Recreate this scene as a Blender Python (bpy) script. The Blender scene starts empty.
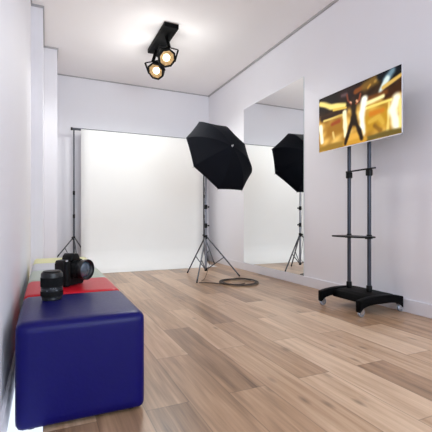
import bpy, bmesh, math, random
from mathutils import Vector, Matrix
random.seed(7)
PI = math.pi
C = bpy.context.scene.collection
S = bpy.context.scene

# ------------------------------------------------------------ camera, light, exposure
CAM_H = 0.7435
YAW = math.atan(170 / 375)
cam_d = bpy.data.cameras.new('camera')
cam_d.sensor_width = 36; cam_d.lens = 375 / 432 * 36
cam_d.shift_y = 2.4 / 432
cam_d.clip_start = 0.02
cam = bpy.data.objects.new('camera', cam_d); C.objects.link(cam)
cam.location = (0, 0, CAM_H); cam.rotation_euler = (PI / 2, 0, -YAW)
S.camera = cam

world = bpy.data.worlds.new('daylight'); S.world = world; world.use_nodes = True
world.node_tree.nodes['Background'].inputs[0].default_value = (0.80, 0.88, 1.0, 1)
world.node_tree.nodes['Background'].inputs[1].default_value = 1.0

def area(name, loc, rot, sx, sy, power, col):
    l = bpy.data.lights.new(name, 'AREA'); l.shape = 'RECTANGLE'; l.size = sx; l.size_y = sy
    l.energy = power; l.color = col
    o = bpy.data.objects.new(name, l); C.objects.link(o); o.location = loc; o.rotation_euler = rot
    return o
# daylight entering through the two windows, both behind the edge of the picture
area('window_daylight', (1.30, -3.17, 1.6), (PI / 2 + .22, 0, 0), 2.2, 1.8, 90, (0.75, 0.885, 1.0))
area('window_daylight', (2.59, 0.15, 1.6), (0, PI / 2, 0), 1.5, 2.2, 5, (0.85, 0.91, 1.0))

S.view_settings.view_transform = 'Standard'; S.view_settings.look = 'None'
S.view_settings.gamma = 1; S.view_settings.use_curve_mapping = False
S.view_settings.exposure = 0.27
S.cycles.max_bounces = 12; S.cycles.diffuse_bounces = 8; S.cycles.glossy_bounces = 6
S.cycles.sample_clamp_indirect = 6
S.cycles.caustics_reflective = False; S.cycles.caustics_refractive = False

# ------------------------------------------------------------ helpers
def lin(c):
    return tuple(((v / 255) / 12.92 if v / 255 <= 0.04045 else ((v / 255 + 0.055) / 1.055) ** 2.4) for v in c)

def mat(name, rgb, rough=0.5, metal=0.0, noise=0.0, nscale=30, bump=0.0, emit=0.0, coat=0.0, spec=0.5, rnoise=0.0, aniso=None):
    m = bpy.data.materials.new(name); m.use_nodes = True
    nt = m.node_tree; b = nt.nodes['Principled BSDF']
    c = (*lin(rgb), 1)
    b.inputs['Base Color'].default_value = c
    b.inputs['Roughness'].default_value = rough
    b.inputs['Metallic'].default_value = metal
    b.inputs['Specular IOR Level'].default_value = spec
    b.inputs['Coat Weight'].default_value = coat
    tc = nt.nodes.new('ShaderNodeTexCoord')
    n = nt.nodes.new('ShaderNodeTexNoise'); n.inputs['Scale'].default_value = nscale; n.inputs['Detail'].default_value = 4
    nt.links.new(tc.outputs['Object'], n.inputs['Vector'])
    if noise:
        mx = nt.nodes.new('ShaderNodeMix'); mx.data_type = 'RGBA'
        mx.inputs['A'].default_value = tuple(v * (1 - noise) for v in c[:3]) + (1,)
        mx.inputs['B'].default_value = tuple(min(1, v * (1 + noise)) for v in c[:3]) + (1,)
        nt.links.new(n.outputs['Fac'], mx.inputs['Factor']); nt.links.new(mx.outputs['Result'], b.inputs['Base Color'])
    if rnoise:
        mr = nt.nodes.new('ShaderNodeMapRange'); mr.inputs['To Min'].default_value = max(0.02, rough - rnoise)
        mr.inputs['To Max'].default_value = rough + rnoise
        nt.links.new(n.outputs['Fac'], mr.inputs['Value']); nt.links.new(mr.outputs['Result'], b.inputs['Roughness'])
    if bump:
        bp = nt.nodes.new('ShaderNodeBump'); bp.inputs['Strength'].default_value = bump; bp.inputs['Distance'].default_value = 0.01
        nt.links.new(n.outputs['Fac'], bp.inputs['Height']); nt.links.new(bp.outputs['Normal'], b.inputs['Normal'])
    if emit:
        b.inputs['Emission Color'].default_value = c; b.inputs['Emission Strength'].default_value = emit
    return m

def obj(name, bm, m, parent=None, smooth=True, loc=None, autos=35):
    bmesh.ops.recalc_face_normals(bm, faces=bm.faces)
    me = bpy.data.meshes.new(name); bm.to_mesh(me); bm.free()
    if smooth:
        for p in me.polygons: p.use_smooth = True
        try: me.set_sharp_from_angle(angle=math.radians(autos))
        except Exception: pass
    if m: me.materials.append(m)
    o = bpy.data.objects.new(name, me); C.objects.link(o)
    if parent: o.parent = parent
    if loc: o.location = loc
    return o

def thing(name, label, cat, loc=(0, 0, 0), rotz=0, group=None):
    o = bpy.data.objects.new(name, None); C.objects.link(o); o.empty_display_size = 0.1
    o.location = loc; o.rotation_euler = (0, 0, rotz); tag(o, label, cat, group); return o

def tag(o, label, cat, group=None):
    o['label'] = label; o['category'] = cat
    if group: o['group'] = group
    return o

def struct(name, bm, m, smooth=False):
    o = obj(name, bm, m, smooth=smooth); o['kind'] = 'structure'; return o

def box(bm, x0, x1, y0, y1, z0, z1, bev=0, seg=3):
    b2 = bmesh.new(); bmesh.ops.create_cube(b2, size=1)
    for v in b2.verts:
        v.co = Vector(((x0 + x1) / 2 + v.co.x * (x1 - x0), (y0 + y1) / 2 + v.co.y * (y1 - y0), (z0 + z1) / 2 + v.co.z * (z1 - z0)))
    if bev: bmesh.ops.bevel(b2, geom=b2.edges[:], offset=bev, segments=seg, profile=0.5, affect='EDGES')
    return merge(bm, b2)

def merge(bm, b2, M=None):
    if M is not None: bmesh.ops.transform(b2, matrix=M, verts=b2.verts)
    me = bpy.data.meshes.new('t'); b2.to_mesh(me); b2.free(); bm.from_mesh(me); bpy.data.meshes.remove(me); return bm

def frame(axis):
    w = Vector(axis).normalized()
    u = w.orthogonal().normalized() if abs(w.z) > 0.999 else Vector((0, 0, 1)).cross(w).normalized()
    return u, w.cross(u), w

def tube(bm, pts, r, n=12, cap=True, closed=False):
    pts = [Vector(p) for p in pts]; k = len(pts); rings = []
    for i, p in enumerate(pts):
        if closed: t = pts[(i + 1) % k] - pts[i - 1]
        else: t = pts[min(i + 1, k - 1)] - pts[max(i - 1, 0)]
        u, v, w = frame(t); rr = r[i] if isinstance(r, (list, tuple)) else r
        rings.append([bm.verts.new(p + u * math.cos(2 * PI * j / n) * rr + v * math.sin(2 * PI * j / n) * rr) for j in range(n)])
    for i in range(k if closed else k - 1):
        a, b = rings[i], rings[(i + 1) % k]
        for j in range(n): bm.faces.new((a[j], a[(j + 1) % n], b[(j + 1) % n], b[j]))
    if cap and not closed:
        bm.faces.new(rings[0][::-1]); bm.faces.new(rings[-1])
    return bm

def lathe(bm, prof, n=32, origin=(0, 0, 0), axis=(0, 0, 1), cap=True):
    """prof: list of (radius, distance along axis)."""
    u, v, w = frame(axis); o = Vector(origin); rings = []
    for r, z in prof:
        rings.append([bm.verts.new(o + w * z + (u * math.cos(2 * PI * j / n) + v * math.sin(2 * PI * j / n)) * max(r, 1e-4)) for j in range(n)])
    for a, b in zip(rings, rings[1:]):
        for j in range(n): bm.faces.new((a[j], a[(j + 1) % n], b[(j + 1) % n], b[j]))
    if cap: bm.faces.new(rings[0][::-1]); bm.faces.new(rings[-1])
    return bm

def copy_tree(o, parent=None):
    c = o.copy(); C.objects.link(c); c.parent = parent
    for ch in list(o.children): copy_tree(ch, c)
    return c

# ------------------------------------------------------------ materials
M_wall = mat('wall_paint', (232, 231, 236), 0.62, noise=0.012, nscale=3, bump=0.02, spec=0.25)
M_ceil = mat('ceiling_paint', (247, 244, 244), 0.8, noise=0.012, nscale=2, spec=0.2)
M_shadow_line = mat('shadow_line_grey', (172, 170, 172), 0.6, noise=0.03)  # shade colour for the line drawn along the ceiling edge
M_base = mat('baseboard_white', (228, 227, 232), 0.6, spec=0.2, noise=0.01)
M_paper = mat('seamless_paper', (243, 243, 241), 0.75, noise=0.01, nscale=4, spec=0.2)
M_black = mat('black_powder_coat', (4, 4, 5), 0.6, spec=0.1, noise=0.15, nscale=80, bump=0.02)
M_plastic = mat('black_plastic', (7, 7, 8), 0.42, spec=0.22, noise=0.15, nscale=60)
M_rubber = mat('black_rubber', (14, 14, 15), 0.75, spec=0.2, noise=0.2, nscale=200, bump=0.1)
M_tube = mat('dark_grey_tube', (62, 66, 76), 0.35, metal=0.6, noise=0.05)
M_stand = mat('grey_stand_metal', (88, 90, 96), 0.35, metal=0.7, noise=0.06)
M_chrome = mat('chrome', (215, 218, 222), 0.12, metal=1.0, noise=0.02)
M_leg = mat('silver_grey_tube', (142, 145, 154), 0.35, metal=0.7, noise=0.06)
M_silver = mat('satin_silver', (190, 192, 196), 0.3, metal=0.9, noise=0.04)
M_mirror = mat('mirror_silvering', (242, 243, 243), 0.0, metal=1.0)
M_fabric = mat('umbrella_nylon', (17, 19, 26), 0.85, noise=0.12, nscale=120, bump=0.05, spec=0.12)
M_edge = mat('glass_edge', (205, 215, 215), 0.2)
M_bronze = mat('gold_reflector', (112, 94, 70), 0.5, metal=0.6, noise=0.1)
M_caster = mat('clear_wheel', (178, 186, 198), 0.15, metal=0.6, noise=0.05, coat=0.5)
M_bulb = mat('lamp_glow', (255, 236, 200), 0.3, emit=4)
M_panel = mat('led_diffuser', (255, 250, 244), 0.4, emit=1.5)
M_cord = mat('dark_cord', (70, 60, 54), 0.55, noise=0.1)

# ------------------------------------------------------------ room shell
XR, YB, H, XL, YF = 2.611, 6.07, 2.9, -0.138, -3.2
left = [(XL, YF), (XL, 4.2), (-0.028, 4.2), (-0.028, 5.16), (0.130, 5.16), (0.130, YB)]

def floor_mesh():
    bm = bmesh.new(); W, L = 0.18, 0.98
    known = {(0, 1): .35, (1, 0): .40, (2, 1): .18, (1, 1): .62, (2, 2): .45, (3, 0): .62, (3, 1): .72, (3, 2): .6,
             (4, 0): .86, (4, 1): .45, (4, 2): .28, (5, 0): .88, (5, 1): .66, (5, 2): .7, (6, 0): .28, (6, 1): .8, (6, 2): .62,
             (7, 0): .62, (7, 1): .82, (7, 2): .25, (2, 0): .42}
    tone = bm.loops.layers.float_color.new('tone'); uvl = bm.loops.layers.uv.new('UVMap')
    k0 = -2
    for k in range(k0, 16):
        x0, x1 = 0.35 + (k - 0) * W, 0.35 + (k + 1) * W
        # k==0 column .35-.53 has a joint at y=1.43, the next one at y=1.93
        off = 1.43 if k % 2 == 0 else 1.93
        for j in range(-6, 7):
            y0, y1 = off + (j - 1) * L, off + j * L
            a0, a1, b0, b1 = max(x0, XL - .05), min(x1, XR + .05), max(y0, YF - .05), min(y1, YB + .05)
            if a1 - a0 < .004 or b1 - b0 < .004: continue
            vs = [bm.verts.new((x, y, 0)) for x, y in ((a0, b0), (a1, b0), (a1, b1), (a0, b1))]
            f = bm.faces.new(vs)
            t = known.get((k, j), 9)
            t = .55 + (t - .55) * .7 if t < 9 else min(1, max(0, random.gauss(.56, .13))); r1 = random.random(); r2 = random.random()
            for l in f.loops:
                l[tone] = (t, r1, r2, 1)
                l[uvl].uv = ((l.vert.co.x - x0) / W, (l.vert.co.y - y0) / L)
    bmesh.ops.remove_doubles(bm, verts=bm.verts, dist=1e-5)
    return bm

def floor_material():
    m = bpy.data.materials.new('oak_laminate'); m.use_nodes = True; nt = m.node_tree; N = nt.nodes.new; K = nt.links.new
    b = nt.nodes['Principled BSDF']
    at = N('ShaderNodeAttribute'); at.attribute_name = 'tone'
    sp = N('ShaderNodeSeparateColor'); K(at.outputs['Color'], sp.inputs[0])
    tc = N('ShaderNodeTexCoord')
    cb = N('ShaderNodeCombineXYZ')
    m1 = N('ShaderNodeMath'); m1.operation = 'MULTIPLY'; m1.inputs[1].default_value = 37; K(sp.outputs[1], m1.inputs[0])
    m2 = N('ShaderNodeMath'); m2.operation = 'MULTIPLY'; m2.inputs[1].default_value = 53; K(sp.outputs[2], m2.inputs[0])
    K(m1.outputs[0], cb.inputs[0]); K(m2.outputs[0], cb.inputs[1])
    ad = N('ShaderNodeVectorMath'); ad.operation = 'ADD'; K(tc.outputs['Object'], ad.inputs[0]); K(cb.outputs[0], ad.inputs[1])
    # long grain
    mp = N('ShaderNodeMapping'); mp.inputs['Scale'].default_value = (26, 1.6, 1); K(ad.outputs[0], mp.inputs[0])
    n1 = N('ShaderNodeTexNoise'); n1.inputs['Scale'].default_value = 1.0; n1.inputs['Detail'].default_value = 6; n1.inputs['Distortion'].default_value = 0.8; K(mp.outputs[0], n1.inputs[0])
    mp2 = N('ShaderNodeMapping'); mp2.inputs['Scale'].default_value = (95, 3.2, 1); K(ad.outputs[0], mp2.inputs[0])
    n2 = N('ShaderNodeTexNoise'); n2.inputs['Scale'].default_value = 1.0; n2.inputs['Detail'].default_value = 3; K(mp2.outputs[0], n2.inputs[0])
    # knots
    mp3 = N('ShaderNodeMapping'); mp3.inputs['Scale'].default_value = (9, 3.2, 1); K(ad.outputs[0], mp3.inputs[0])
    vo = N('ShaderNodeTexVoronoi'); vo.inputs['Scale'].default_value = 1; K(mp3.outputs[0], vo.inputs[0])
    kr = N('ShaderNodeMapRange'); kr.inputs['From Min'].default_value = 0.03; kr.inputs['From Max'].default_value = 0.16
    kr.inputs['To Min'].default_value = 0.55; kr.inputs['To Max'].default_value = 1.0; K(vo.outputs['Distance'], kr.inputs[0])
    rp = N('ShaderNodeValToRGB'); e = rp.color_ramp.elements
    e[0].position = 0.05; e[0].color = (*lin((96, 69, 48)), 1); e[1].position = 0.95; e[1].color = (*lin((216, 186, 156)), 1)
    q = rp.color_ramp.elements.new(0.5); q.color = (*lin((176, 141, 110)), 1)
    s1 = N('ShaderNodeMath'); s1.operation = 'MULTIPLY_ADD'; s1.inputs[1].default_value = 0.9; s1.inputs[2].default_value = -0.45; K(n1.outputs['Fac'], s1.inputs[0])
    s2 = N('ShaderNodeMath'); s2.operation = 'MULTIPLY_ADD'; s2.inputs[1].default_value = 0.30; s2.inputs[2].default_value = -0.15; K(n2.outputs['Fac'], s2.inputs[0])
    a1 = N('ShaderNodeMath'); a1.operation = 'ADD'; K(sp.outputs[0], a1.inputs[0]); K(s1.outputs[0], a1.inputs[1])
    a2 = N('ShaderNodeMath'); a2.operation = 'ADD'; K(a1.outputs[0], a2.inputs[0]); K(s2.outputs[0], a2.inputs[1])
    K(a2.outputs[0], rp.inputs[0])
    # seams from the plank's own UV
    uv = N('ShaderNodeUVMap'); su = N('ShaderNodeSeparateXYZ'); K(uv.outputs[0], su.inputs[0])
    def edge(sock, w):
        d = N('ShaderNodeMath'); d.operation = 'SUBTRACT'; d.inputs[1].default_value = 0.5; K(sock, d.inputs[0])
        a = N('ShaderNodeMath'); a.operation = 'ABSOLUTE'; K(d.outputs[0], a.inputs[0])
        g = N('ShaderNodeMapRange'); g.inputs['From Min'].default_value = 0.5 - w; g.inputs['From Max'].default_value = 0.5
        g.inputs['To Min'].default_value = 1; g.inputs['To Max'].default_value = 0.55; K(a.outputs[0], g.inputs[0]); return g
    ex, ey = edge(su.outputs[0], 0.018), edge(su.outputs[1], 0.004)
    mm = N('ShaderNodeMath'); mm.operation = 'MULTIPLY'; K(ex.outputs[0], mm.inputs[0]); K(ey.outputs[0], mm.inputs[1])
    mk = N('ShaderNodeMath'); mk.operation = 'MULTIPLY'; K(mm.outputs[0], mk.inputs[0]); K(kr.outputs[0], mk.inputs[1])
    vm = N('ShaderNodeVectorMath'); vm.operation = 'SCALE'; K(rp.outputs[0], vm.inputs[0]); K(mk.outputs[0], vm.inputs['Scale'])
    K(vm.outputs[0], b.inputs['Base Color'])
    rr = N('ShaderNodeMapRange'); rr.inputs['To Min'].default_value = 0.24; rr.inputs['To Max'].default_value = 0.38
    K(n1.outputs['Fac'], rr.inputs[0]); K(rr.outputs[0], b.inputs['Roughness'])
    bp = N('ShaderNodeBump'); bp.inputs['Strength'].default_value = 0.06; bp.inputs['Distance'].default_value = 0.002
    K(n2.outputs['Fac'], bp.inputs['Height']); K(bp.outputs[0], b.inputs['Normal'])
    return m

struct('floor', floor_mesh(), floor_material())
bm = bmesh.new(); box(bm, XL - .1, XR + .1, YF - .1, YB + .1, H, H + .08); struct('ceiling', bm, M_ceil)
bm = bmesh.new()
box(bm, XR, XR + .1, 1.3, YB + .1, 0, H); box(bm, XR, XR + .1, YF - .1, -1.0, 0, H)
box(bm, XR, XR + .1, -1.0, 1.3, 0, .8); box(bm, XR, XR + .1, -1.0, 1.3, 2.4, H)
struct('wall_right', bm, M_wall)
bm = bmesh.new(); box(bm, 0.05, XR, YB, YB + .1, 0, H); struct('wall_back', bm, M_wall)
# left wall with its two shallow steps towards the back: one solid prism
bm = bmesh.new()
out = left + [(XL - .12, YB), (XL - .12, YF)]
lo = [bm.verts.new((x, y, 0)) for x, y in out]; hi = [bm.verts.new((x, y, H)) for x, y in out]
bm.faces.new(lo); bm.faces.new(hi[::-1])
for i in range(len(out)):
    j = (i + 1) % len(out); bm.faces.new((lo[i], lo[j], hi[j], hi[i]))
struct('wall_left', bm, M_wall)
# wall behind the camera, with a window opening
bm = bmesh.new()
box(bm, XL, 0.15, YF - .1, YF, 0, H); box(bm, 2.45, XR, YF - .1, YF, 0, H)
box(bm, 0.15, 2.45, YF - .1, YF, 0, 0.65); box(bm, 0.15, 2.45, YF - .1, YF, 2.55, H)
struct('wall_front', bm, M_wall)
bm = bmesh.new()
for a in ((0.15, 0.20), (1.275, 1.325), (2.40, 2.45)): box(bm, a[0], a[1], YF - .08, YF - .02, 0.65, 2.55)
for a in ((0.65, 0.70), (2.50, 2.55)): box(bm, 0.15, 2.45, YF - .08, YF - .02, a[0], a[1])
struct('window_1', bm, M_base)
bm = bmesh.new()
for a in ((-1.0, -.95), (.125, .175), (1.25, 1.3)): box(bm, XR + .02, XR + .08, a[0], a[1], .8, 2.4)
for a in ((.8, .85), (2.35, 2.4)): box(bm, XR + .02, XR + .08, -1.0, 1.3, a[0], a[1])
struct('window_2', bm, M_base)
# baseboards
bm = bmesh.new(); box(bm, XR - .014, XR, YF, YB, 0, .105, .003, 1); struct('baseboard_right', bm, M_base)
bm = bmesh.new(); box(bm, 0.13, XR - .014, YB - .014, YB, 0, .105, .003, 1); struct('baseboard_back', bm, M_base)
bm = bmesh.new()
for (a, b) in zip(left, left[1:]):
    x0, x1 = min(a[0], b[0]), max(a[0], b[0]); y0, y1 = min(a[1], b[1]), max(a[1], b[1])
    if x1 - x0 < 1e-6: box(bm, x0, x0 + .014, y0 - (.0 if a is left[0] else .014), y1 - .014 , 0, .105, .002, 1)
    else: box(bm, x0 , x1 + .014, y0 - .014, y0, 0, .105, .002, 1)
struct('baseboard_left', bm, M_base)
# thin grey strips painted for the shadow line where walls meet the ceiling
bm = bmesh.new(); box(bm, XR - .016, XR, YF, YB, H - .022, H); struct('shadow_line_1', bm, M_shadow_line)
bm = bmesh.new(); box(bm, 0.13, XR - .016, YB - .012, YB, H - .014, H); struct('shadow_line_2', bm, M_shadow_line)
bm = bmesh.new()
for (a, b) in zip(left, left[1:]):
    x0, x1 = min(a[0], b[0]), max(a[0], b[0]); y0, y1 = min(a[1], b[1]), max(a[1], b[1])
    if x1 - x0 < 1e-6: box(bm, x0, x0 + .012, y0, y1 - .012, H - .02, H)
    else: box(bm, x0, x1 + .012, y0 - .012, y0, H - .02, H)
struct('shadow_line_3', bm, M_shadow_line)


# ------------------------------------------------------------ seating cubes along the left wall
BENCH = 0.38
def cube_seat(y0, y1, m, label):
    t = thing('cube_stool', label, 'stool', (0.1275, (y0 + y1) / 2, 0), 0, 'coloured cube stools in a row by the left wall')
    d = (y1 - y0) / 2; w = 0.225
    b = bmesh.new(); bmesh.ops.create_cube(b, size=1)
    bmesh.ops.subdivide_edges(b, edges=b.edges[:], cuts=19, use_grid_fill=True)
    for v in b.verts:                      # soft upholstered box: rounded edges, slightly swollen faces
        n = v.co * 2; p = Vector((n.x * w, n.y * d, n.z * .1865))
        r = .026
        q = Vector((max(-w + r, min(w - r, p.x)), max(-d + r, min(d - r, p.y)), max(-.1865 + r, min(.1865 - r, p.z))))
        e = p - q
        if e.length > 1e-6: p = q + e.normalized() * r
        s = 0.004
        if abs(n.z) > .999: p.z += math.copysign(s * (1 - n.x ** 2) * (1 - n.y ** 2), n.z)
        v.co = p + Vector((0, 0, .1935))
    mod_me = b
    o = obj('upholstery', mod_me, m, t, autos=180)
    for sx in (-1, 1):
        for sy in (-1, 1):
            b = bmesh.new(); lathe(b, [(.018, 0), (.02, .003), (.02, .010)], 16, (sx * (w - .05), sy * (d - .05), 0)); obj('foot', b, M_plastic, t)
    return t
def leather(n, c): return mat(n, c, 0.36, noise=0.05, nscale=90, bump=0.05, spec=0.18, rnoise=0.05)
cubes = [
    (1.440, 1.958, leather('navy_leather', (14, 12, 86)), 'navy blue leather cube stool, the nearest, with the black lens standing on it'),
    (1.962, 2.425, leather('red_leather', (196, 22, 40)), 'red leather cube stool behind the navy blue one, under the camera'),
    (2.429, 2.905, leather('green_leather', (176, 186, 172)), 'pale green leather cube stool between the red and the pale grey one'),
    (2.909, 3.365, leather('pale_grey_leather', (196, 197, 202)), 'pale grey leather cube stool between the green and the yellow one'),
    (3.369, 3.770, leather('yellow_leather', (226, 224, 170)), 'yellow leather cube stool, the farthest of the row'),
]
for c in cubes: cube_seat(*c)

# ------------------------------------------------------------ camera lens standing on the navy cube
M_lensb = mat('lens_barrel', (18, 19, 21), 0.38, noise=0.1, nscale=50)
t = thing('camera_lens', 'black zoom lens standing upright on the navy cube stool', 'camera lens', (.024, 1.822, BENCH + .003))
b = bmesh.new(); lathe(b, [(.036, 0), (.040, .001), (.041, .010), (.0405, .012), (.044, .014), (.0455, .030), (.0455, .112), (.0445, .118), (.041, .121), (.041, .123), (.037, .1235)], 48); obj('barrel', b, M_lensb, t)
def ribbed(z0, z1, r, n=60, depth=.0012):
    b = bmesh.new(); vs = []
    for z in (z0, z0 + .001, z1 - .001, z1):
        e = 0 if z in (z0, z1) else 1; row = []
        for i in range(n * 2):
            a = PI * i / n; rr = r + (depth if i % 2 else 0) * e
            row.append(b.verts.new((rr * math.cos(a), rr * math.sin(a), z)))
        vs.append(row)
    for p, q in zip(vs, vs[1:]):
        for i in range(n * 2): b.faces.new((p[i], p[(i + 1) % (2 * n)], q[(i + 1) % (2 * n)], q[i]))
    return b
obj('zoom_ring', ribbed(.060, .100, .0460), M_rubber, t, smooth=False)
obj('focus_ring', ribbed(.020, .040, .0458), M_rubber, t, smooth=False)
b = bmesh.new(); lathe(b, [(.0458, .0490), (.0462, .0492), (.0462, .0515), (.0458, .0517)], 48); obj('trim_ring', b, M_stand, t)
M_mark = mat('white_print', (120, 126, 132), 0.5)
b = bmesh.new()
for a0, a1, z in ((-1.75, -1.62, .0555), (-1.5, -1.42, .0555), (-1.3, -1.2, .0555), (-1.25, -1.05, .0455), (-2.1, -1.95, .0455)):
    r = .04645 if z > .05 else .0463
    q = [b.verts.new((r * math.cos(a), r * math.sin(a), zz)) for a, zz in ((a0, z - .0015), (a1, z - .0015), (a1, z + .0015), (a0, z + .0015))]; b.faces.new(q)
obj('scale_marks', b, M_mark, t)
b = bmesh.new(); lathe(b, [(.0365, .1225), (.037, .127), (.032, .1285), (.001, .1285)], 40); obj('lens_cap', b, M_plastic, t)

# ------------------------------------------------------------ DSLR on the red cube
t = thing('dslr_camera', 'black single lens reflex camera with vertical grip on the red cube stool', 'camera', (.116, 2.180, BENCH + .004), math.radians(44))
# local frame: -Y is the way the lens looks, X to its side
b = bmesh.new()
def sect(pts, y0, y1, bev=.006):
    bb = bmesh.new(); lo = [bb.verts.new((x, y0, z)) for x, z in pts]; hi = [bb.verts.new((x, y1, z)) for x, z in pts]
    bb.faces.new(lo[::-1]); bb.faces.new(hi)
    for i in range(len(pts)):
        j = (i + 1) % len(pts); bb.faces.new((lo[i], lo[j], hi[j], hi[i]))
    bmesh.ops.recalc_face_normals(bb, faces=bb.faces)
    bmesh.ops.bevel(bb, geom=bb.edges[:], offset=bev, segments=3, profile=.5, affect='EDGES'); return bb
body = sect([(-.078, .046), (-.078, .118), (-.070, .138), (-.036, .140), (.036, .140), (.066, .136), (.076, .122), (.077, .046)], -.030, .030)
merge(b, body); obj('body', b, M_plastic, t)
b = bmesh.new(); merge(b, sect([(-.076, .0), (-.078, .044), (.077, .044), (.074, .004), (.06, .0)], -.032, .028, .005)); obj('battery_grip', b, M_rubber, t)
b = bmesh.new()
merge(b, sect([(-.078, .002), (-.078, .128), (-.062, .136), (-.046, .130), (-.046, .002)], -.056, -.026, .010)); obj('hand_grip', b, M_rubber, t)
b = bmesh.new()
merge(b, sect([(-.036, .134), (-.026, .160), (-.016, .172), (.016, .172), (.026, .160), (.036, .134)], -.044, .024, .005)); obj('viewfinder_housing', b, M_plastic, t)
b = bmesh.new(); box(b, -.011, .011, -.015, .012, .170, .174, .001, 1); obj('hot_shoe', b, M_silver, t)
b = bmesh.new(); lathe(b, [(.013, .134), (.013, .148), (.011, .1495)], 28, (.052, .004, 0)); obj('mode_dial', b, M_plastic, t)
b = bmesh.new(); lathe(b, [(.007, .130), (.007, .1405), (.005, .1415)], 20, (-.062, -.040, 0)); obj('shutter_button', b, M_silver, t)
L = bmesh.new(); lathe(L, [(.038, .02), (.043, .030), (.043, .040), (.047, .044), (.047, .086), (.049, .092), (.053, .102), (.054, .122), (.0515, .1225), (.0495, .112), (.043, .106), (.036, .104)], 56, (0, 0, .088), (0, -1, 0))
lens = obj('lens', L, M_lensb, t)
z = ribbed(.050, .080, .0475); bmesh.ops.transform(z, matrix=Matrix.Translation((0, 0, .088)) @ Matrix.Rotation(PI / 2, 4, 'X'), verts=z.verts); obj('zoom_ring', z, M_rubber, lens, smooth=False)
M_glass = mat('coated_lens_glass', (50, 70, 86), 0.08, coat=1.0, spec=0.9)
b = bmesh.new(); lathe(b, [(.0425, .1052), (.040, .1085), (.032, .112), (.020, .1150), (.010, .1165), (.0005, .117)], 48, (0, 0, .088), (0, -1, 0)); o = obj('front_glass', b, M_glass, lens); o['label'] = 'blue grey front glass'
b = bmesh.new(); tube(b, [(.080, 0, .120), (.088, -.004, .112), (.098, -.012, .060), (.101, -.010, .012), (.100, .012, .003), (.088, .040, .0025), (.060, .052, .0025)], .0028, 8); obj('strap', b, M_rubber, t)

# ------------------------------------------------------------ wall mirror
t = thing('wall_mirror', 'large frameless rectangular mirror on the right wall reflecting the umbrella', 'mirror', (XR, 4.08, .105))
b = bmesh.new(); box(b, -.006, -.0005, -.693, .693, 0, 2.213); obj('backing', b, M_edge, t)
b = bmesh.new(); box(b, -.0075, -.006, -.691, .691, .002, 2.211); obj('glass', b, M_mirror, t)

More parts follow.
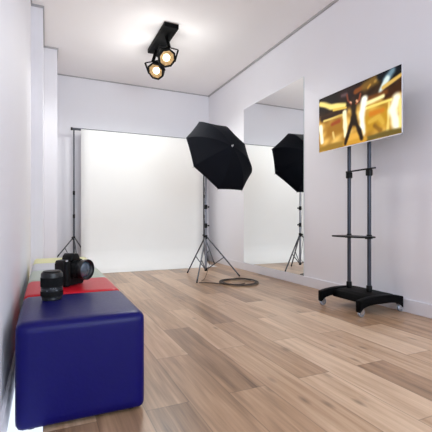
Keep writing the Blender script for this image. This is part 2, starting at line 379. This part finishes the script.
# ------------------------------------------------------------ television and its trolley
TVX, TY, TZ0, TZ1, TW = 2.35, 2.371, 1.357, 1.868, .912
tv = thing('television', 'flat screen television showing a man with raised arms before golden fire', 'television', (TVX, TY, TZ0))
hw, hh = TW / 2, TZ1 - TZ0
b = bmesh.new(); box(b, .001, .010, -hw, hw, 0, hh, .002, 1); obj('housing', b, M_silver, tv)
b = bmesh.new(); box(b, .010, .042, -.34, .34, .04, .40, .01, 2); obj('rear_cover', b, M_plastic, tv)
b = bmesh.new(); 
for a in ((-hw, -hw + .006, 0, hh), (hw - .003, hw, 0, hh), (-hw, hw, 0, .007), (-hw, hw, hh - .003, hh)): box(b, -.0015, .001, a[0], a[1], a[2], a[3])
obj('bezel', b, M_base, tv)['label'] = 'thin pale bezel'
STROKES = [
    ([(0.0, 0.93), (1.0, 0.93)], 0.10, (22, 18, 17), 1),
    ([(0.009, 0.866), (0.385, 0.868)], 0.16, (28, 22, 20), 1),
    ([(0.052, 0.613), (0.367, 0.607)], 0.07, (50, 30, 18), 1),
    ([(0.33, 0.898), (0.574, 0.899)], 0.13, (40, 26, 24), 1),
    ([(0.33, 0.898), (0.385, 0.891)], 0.05, (120, 95, 100), 0.6),
    ([(0.508, 0.87), (0.59, 0.89)], 0.05, (150, 80, 30), 0.7),
    ([(0.622, 0.893), (0.745, 0.928)], 0.1, (120, 88, 36), 0.9),
    ([(0.653, 0.853), (0.675, 0.884)], 0.03, (190, 140, 60), 0.8),
    ([(0.73, 0.907), (0.76, 0.94)], 0.03, (180, 140, 70), 0.7),
    ([(0.789, 0.956), (0.995, 0.968)], 0.08, (16, 20, 26), 1),
    ([(0.914, 0.966), (0.845, 0.866)], 0.07, (120, 150, 165), 0.8),
    ([(0.859, 0.878), (0.788, 0.711)], 0.05, (215, 230, 225), 0.9),
    ([(0.999, 0.849), (0.817, 0.758)], 0.035, (215, 175, 90), 1),
    ([(0.999, 0.711), (0.939, 0.666), (0.844, 0.638)], 0.09, (60, 32, 14), 1),
    ([(0.668, 0.669), (0.844, 0.679)], 0.05, (110, 62, 24), 0.9),
    ([(0.621, 0.606), (0.816, 0.632)], 0.04, (250, 235, 170), 0.95),
    ([(0.017, 0.903), (0.176, 0.778), (0.367, 0.712)], 0.055, (250, 225, 130), 1),
    ([(0.216, 0.699), (0.385, 0.665)], 0.025, (230, 190, 80), 0.9),
    ([(0.073, 0.563), (0.33, 0.558)], 0.025, (230, 200, 110), 1),
    ([(0.637, 0.532), (0.898, 0.534)], 0.025, (245, 225, 120), 1),
    ([(0.176, 0.36), (0.292, 0.387)], 0.17, (160, 110, 36), 1),
    ([(0.196, 0.451), (0.292, 0.469)], 0.05, (150, 60, 30), 0.7),
    ([(0.207, 0.299), (0.223, 0.195)], 0.03, (235, 200, 120), 0.8),
    ([(0.682, 0.293), (0.815, 0.32)], 0.2, (190, 140, 34), 1),
    ([(0.683, 0.414), (0.815, 0.424)], 0.05, (205, 120, 30), 0.8),
    ([(0.667, 0.299), (0.772, 0.339), (0.814, 0.228)], 0.05, (240, 205, 100), 0.45),
    ([(0.727, 0.21), (0.785, 0.123)], 0.05, (110, 70, 20), 0.6),
    ([(0.877, 0.497), (0.864, 0.092)], 0.025, (235, 205, 110), 1),
    ([(0.951, 0.518), (0.911, 0.377), (0.955, 0.137)], 0.09, (255, 252, 225), 1),
    ([(0.99, 0.478), (0.99, 0.082)], 0.04, (250, 225, 140), 0.9),
    ([(0.612, 0.686), (0.579, 0.471), (0.591, 0.154)], 0.07, (255, 253, 235), 1),
    ([(0.367, 0.593), (0.377, 0.188)], 0.05, (255, 245, 200), 1),
    ([(0.022, 0.472), (0.043, 0.182)], 0.05, (255, 250, 220), 1),
    ([(0.419, 0.103), (0.555, 0.123)], 0.09, (225, 170, 70), 1),
    ([(0.009, 0.054), (0.366, 0.051)], 0.06, (150, 115, 44), 1),
    ([(0.651, 0.036), (0.99, 0.043)], 0.05, (105, 88, 40), 1),
    ([(0.366, 0.041), (0.62, 0.047)], 0.05, (205, 150, 50), 0.9),
    ([(0.48, 0.678), (0.486, 0.413)], 0.07, (40, 26, 16), 1),
    ([(0.479, 0.448), (0.493, 0.365)], 0.068, (38, 25, 15), 1),
    ([(0.465, 0.386), (0.409, 0.2), (0.377, 0.047)], 0.043, (36, 22, 14), 1),
    ([(0.506, 0.368), (0.552, 0.214), (0.578, 0.079)], 0.043, (38, 24, 14), 1),
    ([(0.452, 0.692), (0.41, 0.774), (0.396, 0.876)], 0.022, (120, 60, 40), 1),
    ([(0.514, 0.674), (0.551, 0.719), (0.564, 0.802)], 0.022, (140, 70, 45), 1),
    ([(0.48, 0.765), (0.483, 0.745)], 0.045, (50, 32, 26), 1),
    ([(0.438, 0.732), (0.452, 0.715)], 0.02, (230, 170, 140), 0.9),
    ([(0.517, 0.718), (0.527, 0.695)], 0.02, (230, 170, 130), 0.9),
]
def seg_d(p, a, b, asp):
    px, py = p[0] * asp, p[1]; ax, ay = a[0] * asp, a[1]; bx, by = b[0] * asp, b[1]
    dx, dy = bx - ax, by - ay; L = dx * dx + dy * dy
    k = 0 if L == 0 else max(0, min(1, ((px - ax) * dx + (py - ay) * dy) / L))
    return math.hypot(px - ax - k * dx, py - ay - k * dy)
def picture(u, v):
    wob = .006 * math.sin(19 * u + 9 * v) + .005 * math.sin(27 * v - 13 * u) + .001 * math.sin(90 * u + 71 * v)
    base = (64, 44, 22) if v > .62 else (214, 172, 76)
    k = max(0, min(1, (v - .58) / .1)); c = [214 * (1 - k) + 58 * k, 172 * (1 - k) + 40 * k, 76 * (1 - k) + 24 * k]
    g = .5 + .5 * math.sin(23 * u + 2.2 * math.sin(11 * v)) * math.sin(19 * v + 1.7 * math.sin(13 * u + 1))
    c = [c[0] * (.72 + .4 * g), c[1] * (.62 + .5 * g), c[2] * (.5 + .8 * g)]
    for pts, w, col, al in STROKES:
        d = min(seg_d((u, v), pts[i], pts[i + 1], 1.78) for i in range(len(pts) - 1)) + (wob if w > .04 else wob * .4)
        s = max(0, min(1, (w * 1.35 - d) / (w * 1.0))) * al; s = s * s * (3 - 2 * s)
        c = [x * (1 - s) + y * s for x, y in zip(c, col)]
    return lin([max(0, min(255, x)) for x in c])
def screen():
    me = bpy.data.meshes.new('screen'); nx, ny = 168, 94; vs = []; cols = []; x = -.0008
    for j in range(ny + 1):
        for i in range(nx + 1):
            u, v = i / nx, j / ny
            vs.append((x, (hw - .005) - u * (TW - .010), .007 + v * (hh - .011))); cols.append(picture(u, v))
    fs = [(j * (nx + 1) + i, (j + 1) * (nx + 1) + i, (j + 1) * (nx + 1) + i + 1, j * (nx + 1) + i + 1) for j in range(ny) for i in range(nx)]
    me.from_pydata(vs, [], fs)
    at = me.color_attributes.new('picture', 'FLOAT_COLOR', 'POINT')
    for k, c in enumerate(cols): at.data[k].color = (*c, 1)
    m = bpy.data.materials.new('lit_screen'); m.use_nodes = True; nt = m.node_tree; p = nt.nodes['Principled BSDF']
    a = nt.nodes.new('ShaderNodeAttribute'); a.attribute_name = 'picture'
    p.inputs['Base Color'].default_value = (0.004, 0.004, 0.004, 1); p.inputs['Roughness'].default_value = .5
    p.inputs['Specular IOR Level'].default_value = .05
    nt.links.new(a.outputs['Color'], p.inputs['Emission Color']); p.inputs['Emission Strength'].default_value = 1.0
    me.materials.append(m); o = bpy.data.objects.new('screen', me); C.objects.link(o); o.parent = tv; return o
screen()

PX, P1, P2 = 2.42, 2.512, 2.288
cart = thing('television_trolley', 'black wheeled television trolley with two grey poles and a small shelf', 'tv stand', (PX, 2.36, 0))
cy = 2.36
for py in (P1, P2):
    b = bmesh.new(); tube(b, [(0, py - cy, .14), (0, py - cy, 1.72)], .0158, 20); p = obj('pole', b, M_tube, cart); p['label'] = 'dark grey tube pole'
    b = bmesh.new(); lathe(b, [(.020, .125), (.023, .13), (.023, .185), (.020, .192)], 24, (0, py - cy, 0)); obj('pole_socket', b, M_plastic, cart)
    b = bmesh.new(); lathe(b, [(.022, 1.094), (.0275, 1.098), (.0275, 1.142), (.022, 1.147)], 24, (0, py - cy, 0)); obj('clamp', b, M_plastic, cart)
b = bmesh.new(); box(b, -.030, -.014, P2 - cy - .085, P1 - cy + .012, 1.143, 1.155, .002, 1); obj('clamp_bar', b, M_plastic, cart)
# thin shelf
b = bmesh.new()
merge(b, (lambda bb: (bmesh.ops.create_circle(bb, cap_ends=True, radius=1, segments=40), bb)[1])(bmesh.new()))
for v in b.verts:
    x, y = v.co.x, v.co.y; k = (abs(x) ** 4 + abs(y) ** 4) ** .25
    v.co = Vector((x / k * .10 - .12, y / k * .185 + .005, .588))
r = bmesh.ops.extrude_face_region(b, geom=b.faces[:]); bmesh.ops.translate(b, vec=(0, 0, .011), verts=[g for g in r['geom'] if isinstance(g, bmesh.types.BMVert)])
for v in b.verts: v.co.x += .018
obj('shelf', b, M_plastic, cart)
for py in (P1, P2):
    b = bmesh.new(); box(b, -.035, .024, py - cy - .016, py - cy + .016, .574, .588, .003, 1); lathe(b, [(.019, .575), (.021, .58), (.021, .606), (.019, .61)], 20, (0, py - cy, 0)); obj('shelf_bracket', b, M_plastic, cart)
# mount behind the screen
b = bmesh.new(); box(b, -.0275, -.014, -.16, .20, 1.60, 1.66, .002, 1); box(b, -.0275, -.014, -.16, .20, 1.45, 1.49, .002, 1)
obj('mounting_plate', b, M_black, cart)
# base: two arched feet joined by a wide bridge
def foot(y, name='base_arm'):
    n = 26; prof_t = []; prof_b = []
    for i in range(n + 1):
        s = i / n; x = -.285 + s * .455
        e = abs(2 * s - 1)
        top = .148 - .024 * e ** 2.2
        bot = .052 + .034 * (1 - e ** 3)
        if e > .88: bot = .060 - .026 * (e - .88) / .12
        prof_t.append((x, top)); prof_b.append((x, bot))
    b = bmesh.new(); W = .026; loops = []
    for (x, tz), (_, bz) in zip(prof_t, prof_b):
        loops.append([b.verts.new((x, y - W, bz)), b.verts.new((x, y + W, bz)), b.verts.new((x, y + W, tz)), b.verts.new((x, y - W, tz))])
    for p, q in zip(loops, loops[1:]):
        for i in range(4): b.faces.new((p[i], p[(i + 1) % 4], q[(i + 1) % 4], q[i]))
    b.faces.new(loops[0]); b.faces.new(loops[-1][::-1])
    bmesh.ops.recalc_face_normals(b, faces=b.faces)
    es = [e for e in b.edges if len(e.link_faces) == 2 and e.calc_face_angle(0) > .7]
    bmesh.ops.bevel(b, geom=es, offset=.006, segments=2, profile=.5, affect='EDGES')
    return obj(name, b, M_black, cart)
for y in (.195, -.235): foot(y)
b = bmesh.new(); merge(b, sect([(-.17, .078), (-.15, .128), (-.10, .140), (.11, .140), (.13, .11), (.11, .070), (-.15, .070)], -.215, .175, .008)); obj('base_bridge', b, M_black, cart)
for x, y in ((-.262, .195), (-.262, -.235), (.155, .195), (.155, -.235)):
    b = bmesh.new(); lathe(b, [(.012, .052), (.016, .058), (.016, .074), (.010, .078)], 20, (x, y, 0))
    for s in (-1, 1): box(b, x - .010, x + .022, y + s * .014 - .002, y + s * .014 + .002, .022, .062, .001, 1)
    f = obj('caster', b, M_silver, cart); f['label'] = 'silver fork caster'
    for s in (-1, 1):
        b = bmesh.new(); lathe(b, [(.012, -.004), (.0265, -.004), (.030, -.002), (.030, .002), (.0265, .004), (.012, .004)], 32, (x + .008, y + s * .006, .030), (0, 1, 0)); w = obj('wheel', b, M_caster, f); w['label'] = 'clear grey wheel'

# ------------------------------------------------------------ photographic umbrella and its light stand
c0 = Vector((1.958, 4.18, 1.513)); th, ph, roll, R, D = -1.316, .394, .404, .499, .232
A = Vector((math.cos(ph) * math.cos(th), math.cos(ph) * math.sin(th), math.sin(ph)))
E1 = Vector((0, 0, 1)).cross(A).normalized(); E2 = A.cross(E1)
def up(r, a, dz):       # point of the umbrella: radius r at angle a, dz along the axis from the rim plane
    return c0 + (E1 * math.cos(a) + E2 * math.sin(a)) * r + A * dz - base_u
base_u = Vector((1.865, 4.43, 1.38))
um = thing('photo_umbrella', 'large black octagonal photographic umbrella mounted on the light stand', 'umbrella', base_u)
def canopy():
    b = bmesh.new(); nr, na = 12, 48; rows = []
    for i in range(1, nr + 1):
        s = i / nr; row = []
        for j in range(na):
            f = (j % 6) / 6; k = j // 6
            a = roll + j * 2 * PI / na
            # straight edge between two ribs with a slightly hollow hem
            chord = math.cos(PI / 8) / math.cos((f - .5) * PI / 4) if s > 0 else 1
            rr = R * math.sin(s * 1.18) / math.sin(1.18)
            edge = 1 + (chord * (1 - .012 * math.sin(PI * f)) - 1) * (.35 + .65 * s)
            hgt = D * (math.cos(s * 1.18) - math.cos(1.18)) / (1 - math.cos(1.18))
            sag = .010 * math.sin(PI * f) * math.sin(PI * min(1, s * .9))
            row.append(b.verts.new(up(rr * edge, a, hgt - sag)))
        rows.append(row)
    ap = b.verts.new(up(0, 0, D))
    for j in range(na): b.faces.new((ap, rows[0][j], rows[0][(j + 1) % na]))
    for p, q in zip(rows, rows[1:]):
        for j in range(na): b.faces.new((p[j], q[j], q[(j + 1) % na], p[(j + 1) % na]))
    return b
cn = obj('canopy', canopy(), M_fabric, um, autos=14)
so = cn.modifiers.new('thick', 'SOLIDIFY'); so.thickness = .0012; so.offset = 0
for k in range(8):
    a = roll + k * PI / 4; pts = []
    for i in range(13):
        s = .03 + .975 * i / 12
        pts.append(up(R * math.sin(s * 1.18) / math.sin(1.18), a, D * (math.cos(s * 1.18) - math.cos(1.18)) / (1 - math.cos(1.18)) - .005))
    b = bmesh.new(); tube(b, pts, .002, 6); r = obj('rib', b, M_stand, um)
    b = bmesh.new(); tube(b, [up(.008, a, -.02), pts[6] + base_u - base_u], .0016, 6); obj('stretcher', b, M_stand, r)
    b = bmesh.new(); lathe(b, [(.004, -.004), (.005, 0), (.005, .008), (.003, .011)], 10, pts[-1], (pts[-1] - pts[-2])); obj('rib_tip', b, M_silver, r)
b = bmesh.new()
hem = []
for j in range(48):
    f = (j % 6) / 6; chord = math.cos(PI / 8) / math.cos((f - .5) * PI / 4) * (1 - .012 * math.sin(PI * f)) ; hem.append(up(R * chord, roll + j * 2 * PI / 48, 0))
tube(b, hem, .0028, 6, closed=True); hm = obj('hem', b, mat('grey_hem', (74, 76, 82), .7, noise=.05), um); hm['label'] = 'grey hem tape'
b = bmesh.new(); tube(b, [up(0, 0, D + .006), up(0, 0, -.36)], .005, 12); obj('shaft', b, M_silver, um)
b = bmesh.new(); lathe(b, [(.012, -.004), (.013, .002), (.008, .008), (.006, .022), (.003, .026)], 20, up(0, 0, D), A); obj('tip', b, M_silver, um)['label'] = 'small silver tip'
b = bmesh.new(); lathe(b, [(.007, -.02), (.011, -.015), (.011, .01), (.007, .015)], 16, up(0, 0, -.02), A); obj('runner', b, M_plastic, um)

def light_stand(name, label, loc, top, hub, feet, leg_r=.0092, knobs=True, k1=.32, k2=.66, cat='light stand', group=None):
    t = thing(name, label, cat, loc, 0, group); o = Vector(loc)
    b = bmesh.new(); tube(b, [(0, 0, .075), (0, 0, hub + k1)], .0145, 16); obj('lower_tube', b, M_leg if knobs else M_stand, t)
    b = bmesh.new(); tube(b, [(0, 0, hub + k1 - .02), (0, 0, hub + k2)], .0125, 16); obj('middle_tube', b, M_leg if knobs else M_stand, t)
    b = bmesh.new(); tube(b, [(0, 0, hub + k2 - .02), (0, 0, top)], .0105, 16); obj('upper_tube', b, M_leg if knobs else M_stand, t)
    for z in (hub + k1, hub + k2):
        b = bmesh.new(); lathe(b, [(.014, -.034), (.0205 if knobs else .016, -.028), (.0205 if knobs else .016, .018), (.013, .026)], 20, (0, 0, z))
        cl = obj('collar', b, M_plastic, t)
        if not knobs: continue
        b = bmesh.new(); tube(b, [(.012, 0, z - .004), (.034, 0, z - .004)], .004, 10); lathe(b, [(.006, .030), (.011, .033), (.011, .044), (.006, .047)], 14, (0, 0, z - .004), (1, 0, 0)); obj('knob', b, M_plastic, cl)
    b = bmesh.new(); lathe(b, [(.016, -.03), (.021, -.024), (.021, .014), (.015, .022)], 20, (0, 0, hub)); hb = obj('hub', b, M_plastic, t)
    b = bmesh.new(); lathe(b, [(.006, .015), (.012, .018), (.012, .036), (.006, .04)], 14, (0, 0, hub + .002), (-.7, -.7, 0)); obj('knob', b, M_plastic, hb)
    b = bmesh.new(); lathe(b, [(.012, .070), (.018, .074), (.018, .104), (.014, .110)], 20); obj('brace_collar', b, M_plastic, t)
    for f in feet:
        f = Vector(f) - o; d = Vector((f.x, f.y, 0)).normalized()
        a = d * .018 + Vector((0, 0, hub - .008)); fo = f + Vector((0, 0, .010))
        b = bmesh.new(); tube(b, [a, fo], leg_r, 10); lg = obj('leg', b, M_stand, t)
        u = (fo - a).normalized()
        b = bmesh.new(); tube(b, [fo - u * .035, fo - u * .004], .0092, 12); lathe(b, [(.006, -.010), (.010, -.008), (.010, .004), (.006, .006)], 12, fo); obj('rubber_foot', b, M_rubber, lg)
        m_ = a.lerp(fo, .52)
        b = bmesh.new(); tube(b, [d * .014 + Vector((0, 0, .092)), m_], leg_r * .7, 8); obj('brace', b, M_stand, t)
    return t
st = light_stand('light_stand', 'grey tripod light stand holding the black umbrella in front of the mirror', (1.865, 4.43, 0), 1.36, .51,
                 [(1.752, 4.80, 0), (1.585, 4.03, 0), (2.256, 4.25, 0)], k1=.145, k2=.385)
# swivel bracket at the top of the stand, gripping the shaft
b = bmesh.new(); lathe(b, [(.013, 1.335), (.017, 1.34), (.017, 1.38), (.013, 1.385)], 20)
sh = [up(0, 0, z) + base_u - Vector((1.865, 4.43, 0)) for z in (-.12, -.30)]
near = min((sh[0].lerp(sh[1], k / 40) for k in range(-40, 41)), key=lambda p: math.hypot(p.x, p.y))
tube(b, [(0, 0, 1.37), (near.x * .5, near.y * .5, max(1.385, (near.z + 1.36) / 2)), (near.x, near.y, near.z - .008)], .011, 12)
lathe(b, [(.010, -.018), (.016, -.014), (.016, .014), (.010, .018)], 16, near, A)
obj('swivel_bracket', b, M_plastic, st)
# coiled flash cable wound round the stand
b = bmesh.new(); pts = []
for i in range(150):
    z = 1.30 - i / 150 * .80
    pts.append((-.022 - .006 * math.sin(i * .09), -.010 + .006 * math.cos(i * .06), z))
pts += [(-.035, -.03, .44), (.01, -.05, .30), (.03, -.05, .16), (-.04, -.12, .05), (-.12, -.24, .008), (-.2, -.34, .006)]
tube(b, pts, .0028, 6); obj('hanging_cable', b, M_cord, st)['label'] = 'thin dark cable hanging down along the tubes'

# floor cable coil
b = bmesh.new(); pts = []
cx, cyy = 2.02, 3.835
for i in range(0, 150):
    a = i * 2 * PI / 36 + .3; r = .212 + .020 * math.sin(i * .205) + .004 * math.sin(i * .9)
    pts.append((cx + r * math.cos(a), cyy + r * 1.0 * math.sin(a), .009 + .0033 * (i // 36) + .002 * math.sin(i * .7)))
for i in range(14):
    k = i / 13; pts.append((cx - .02 + .17 * math.cos(2.4 + 2.8 * k) * (1 - .35 * k), cyy + .17 * math.sin(2.4 + 2.8 * k) * (1 - .35 * k), .020 - .012 * min(1, k * 2)))
b2 = bmesh.new(); tube(b2, pts, .0062, 8)
lead = [(cx - .215, cyy - .02, .008), (cx - .27, cyy + .06, .0065), (cx - .36, cyy + .14, .0065), (1.60, 4.0, .0065)]
tube(b2, lead, .005, 8)
b.free(); tag(obj('cable_coil', b2, M_cord), 'dark cable coiled in flat loops on the wooden floor beside the light stand', 'cable')

# ------------------------------------------------------------ paper backdrop, cross bar and its two stands
BY, BZ = 5.85, 2.052
sg = 'backdrop stands at both ends of the cross bar'
light_stand('backdrop_stand', 'grey backdrop stand at the left end of the cross bar, legs spread', (.372, BY, 0), BZ - .02, .46,
            [(.150, BY - .02, .185), (.42, 5.62, 0), (.66, 5.98, 0)], cat='backdrop stand', group=sg, knobs=False, leg_r=.0085)
light_stand('backdrop_stand', 'grey backdrop stand at the right end of the cross bar, behind the umbrella stand', (2.425, BY, 0), BZ - .02, .46,
            [(2.20, 5.99, 0), (2.56, 5.99, 0), (2.50, 5.58, 0)], cat='backdrop stand', group=sg, knobs=False, leg_r=.0085)
t = thing('cross_bar', 'dark grey horizontal cross bar carrying the white paper backdrop', 'bar', (1.4, BY, BZ))
b = bmesh.new(); tube(b, [(-1.06, 0, 0), (1.06, 0, 0)], .018, 14); obj('tube', b, M_stand, t)
for x in (-1.06, 1.06):
    b = bmesh.new(); lathe(b, [(.012, -.012), (.023, -.010), (.023, .012), (.012, .014)], 16, (x, 0, 0), (1, 0, 0)); obj('end_cap', b, M_plastic, t)
# paper sweep
b = bmesh.new(); prof = []
prof += [(BY - .021, BZ + .004), (BY - .022, BZ - .02)]
y0 = BY - .023
for z in (1.8, 1.4, 1.0, .7, .5): prof.append((y0, z))
for i in range(1, 13):
    a = i / 12 * PI / 2; prof.append((y0 - .30 * (1 - math.cos(a)), .303 - .30 * math.sin(a)))
prof += [(5.40, .003), (5.24, .003)]
nx = 14; rows = [[b.verts.new((.467 + (2.405 - .467) * i / nx, y, z)) for i in range(nx + 1)] for y, z in prof]
for p, q in zip(rows, rows[1:]):
    for i in range(nx): b.faces.new((p[i], p[i + 1], q[i + 1], q[i]))
pp = obj('paper_backdrop', b, M_paper, autos=60); so = pp.modifiers.new('thick', 'SOLIDIFY'); so.thickness = .0012; so.offset = 0
tag(pp, 'white seamless paper backdrop hanging from the cross bar and sweeping onto the floor', 'backdrop')

# ------------------------------------------------------------ ceiling spotlight with two heads
lp = thing('ceiling_spotlight', 'black ceiling spotlight with two glowing round heads', 'ceiling lamp', (1.262, 4.34, H))
b = bmesh.new(); box(b, -.083, .083, -.37, .37, -.052, 0, .004, 2); obj('ceiling_mount', b, M_black, lp)
def head(x, y, z, aim, side=1):
    aim = Vector(aim).normalized()
    u, v, w = frame(aim)
    ctr = Vector((x, y, z)); MM = Matrix.Translation(ctr) @ Matrix((u, v, w)).transposed().to_4x4()
    # square frame bracket: U shaped
    b = bmesh.new(); s = .118
    bb = bmesh.new(); 
    box(bb, -s, s, s - .006, s, -.018, .018, .001, 1); box(bb, -s, -s + .006, -.02, s, -.018, .018, .001, 1); box(bb, s - .006, s, -.02, s, -.018, .018, .001, 1)
    merge(b, bb, MM)
    tube(b, [MM @ Vector((0, s, 0)), Vector((x, y, -.05))], .020, 14)
    root = obj('lamp_head', b, M_black, lp)
    # octagonal housing at the back
    b = bmesh.new(); bb = bmesh.new(); lathe(bb, [(.060, -.120), (.080, -.105), (.106, -.02), (.112, .026), (.090, .028), (.086, -.010)], 8, cap=False)
    vs = [v_ for v_ in bb.verts]; bb.faces.new([v_ for v_ in vs[:8]][::-1])
    merge(b, bb, MM); hs = obj('housing', b, M_black, root, smooth=False)
    # scalloped golden reflector
    bb = bmesh.new(); rows = []
    n = 64
    for r, z_ in ((.020, -.050), (.040, -.040), (.062, -.022), (.078, .004), (.086, .022)):
        rows.append([bb.verts.new((r * (1 + .035 * math.cos(8 * 2 * PI * j / n) * (r / .098)) * math.cos(2 * PI * j / n), r * (1 + .035 * math.cos(16 * PI * j / n) * (r / .098)) * math.sin(2 * PI * j / n), z_)) for j in range(n)])
    for p, q in zip(rows, rows[1:]):
        for j in range(n): bb.faces.new((p[j], p[(j + 1) % n], q[(j + 1) % n], q[j]))
    bb.faces.new(rows[0]); b = bmesh.new(); merge(b, bb, MM); obj('reflector', b, M_bronze, root)['label'] = 'golden reflector'
    b = bmesh.new(); bb = bmesh.new(); lathe(bb, [(.022, -.046), (.034, -.020), (.042, .002), (.040, .012), (.028, .020), (.010, .024)], 28); merge(b, bb, MM); obj('bulb', b, M_bulb, root)['label'] = 'glowing warm bulb'
    for kind, watt, rad in (('SPOT', SPOT_W, .11), ('POINT', GLOW_W, .11)):     # main beam, and the light spilled all round
        L = bpy.data.lights.new('lamp_beam', kind); L.energy = watt; L.color = (.97, .985, .95); L.shadow_soft_size = rad
        if kind == 'SPOT': L.spot_size = math.radians(178); L.spot_blend = .35
        lo = bpy.data.objects.new('lamp_beam', L); C.objects.link(lo); lo.parent = root; lo.location = ctr + aim * .06 + Vector((0, 0, -.13))
SPOT_W, GLOW_W = 22, 7
head(.01, -.14, -.29, (.10, -.72, -.62))
head(.0, .26, -.30, (-.52, -.50, -.66))
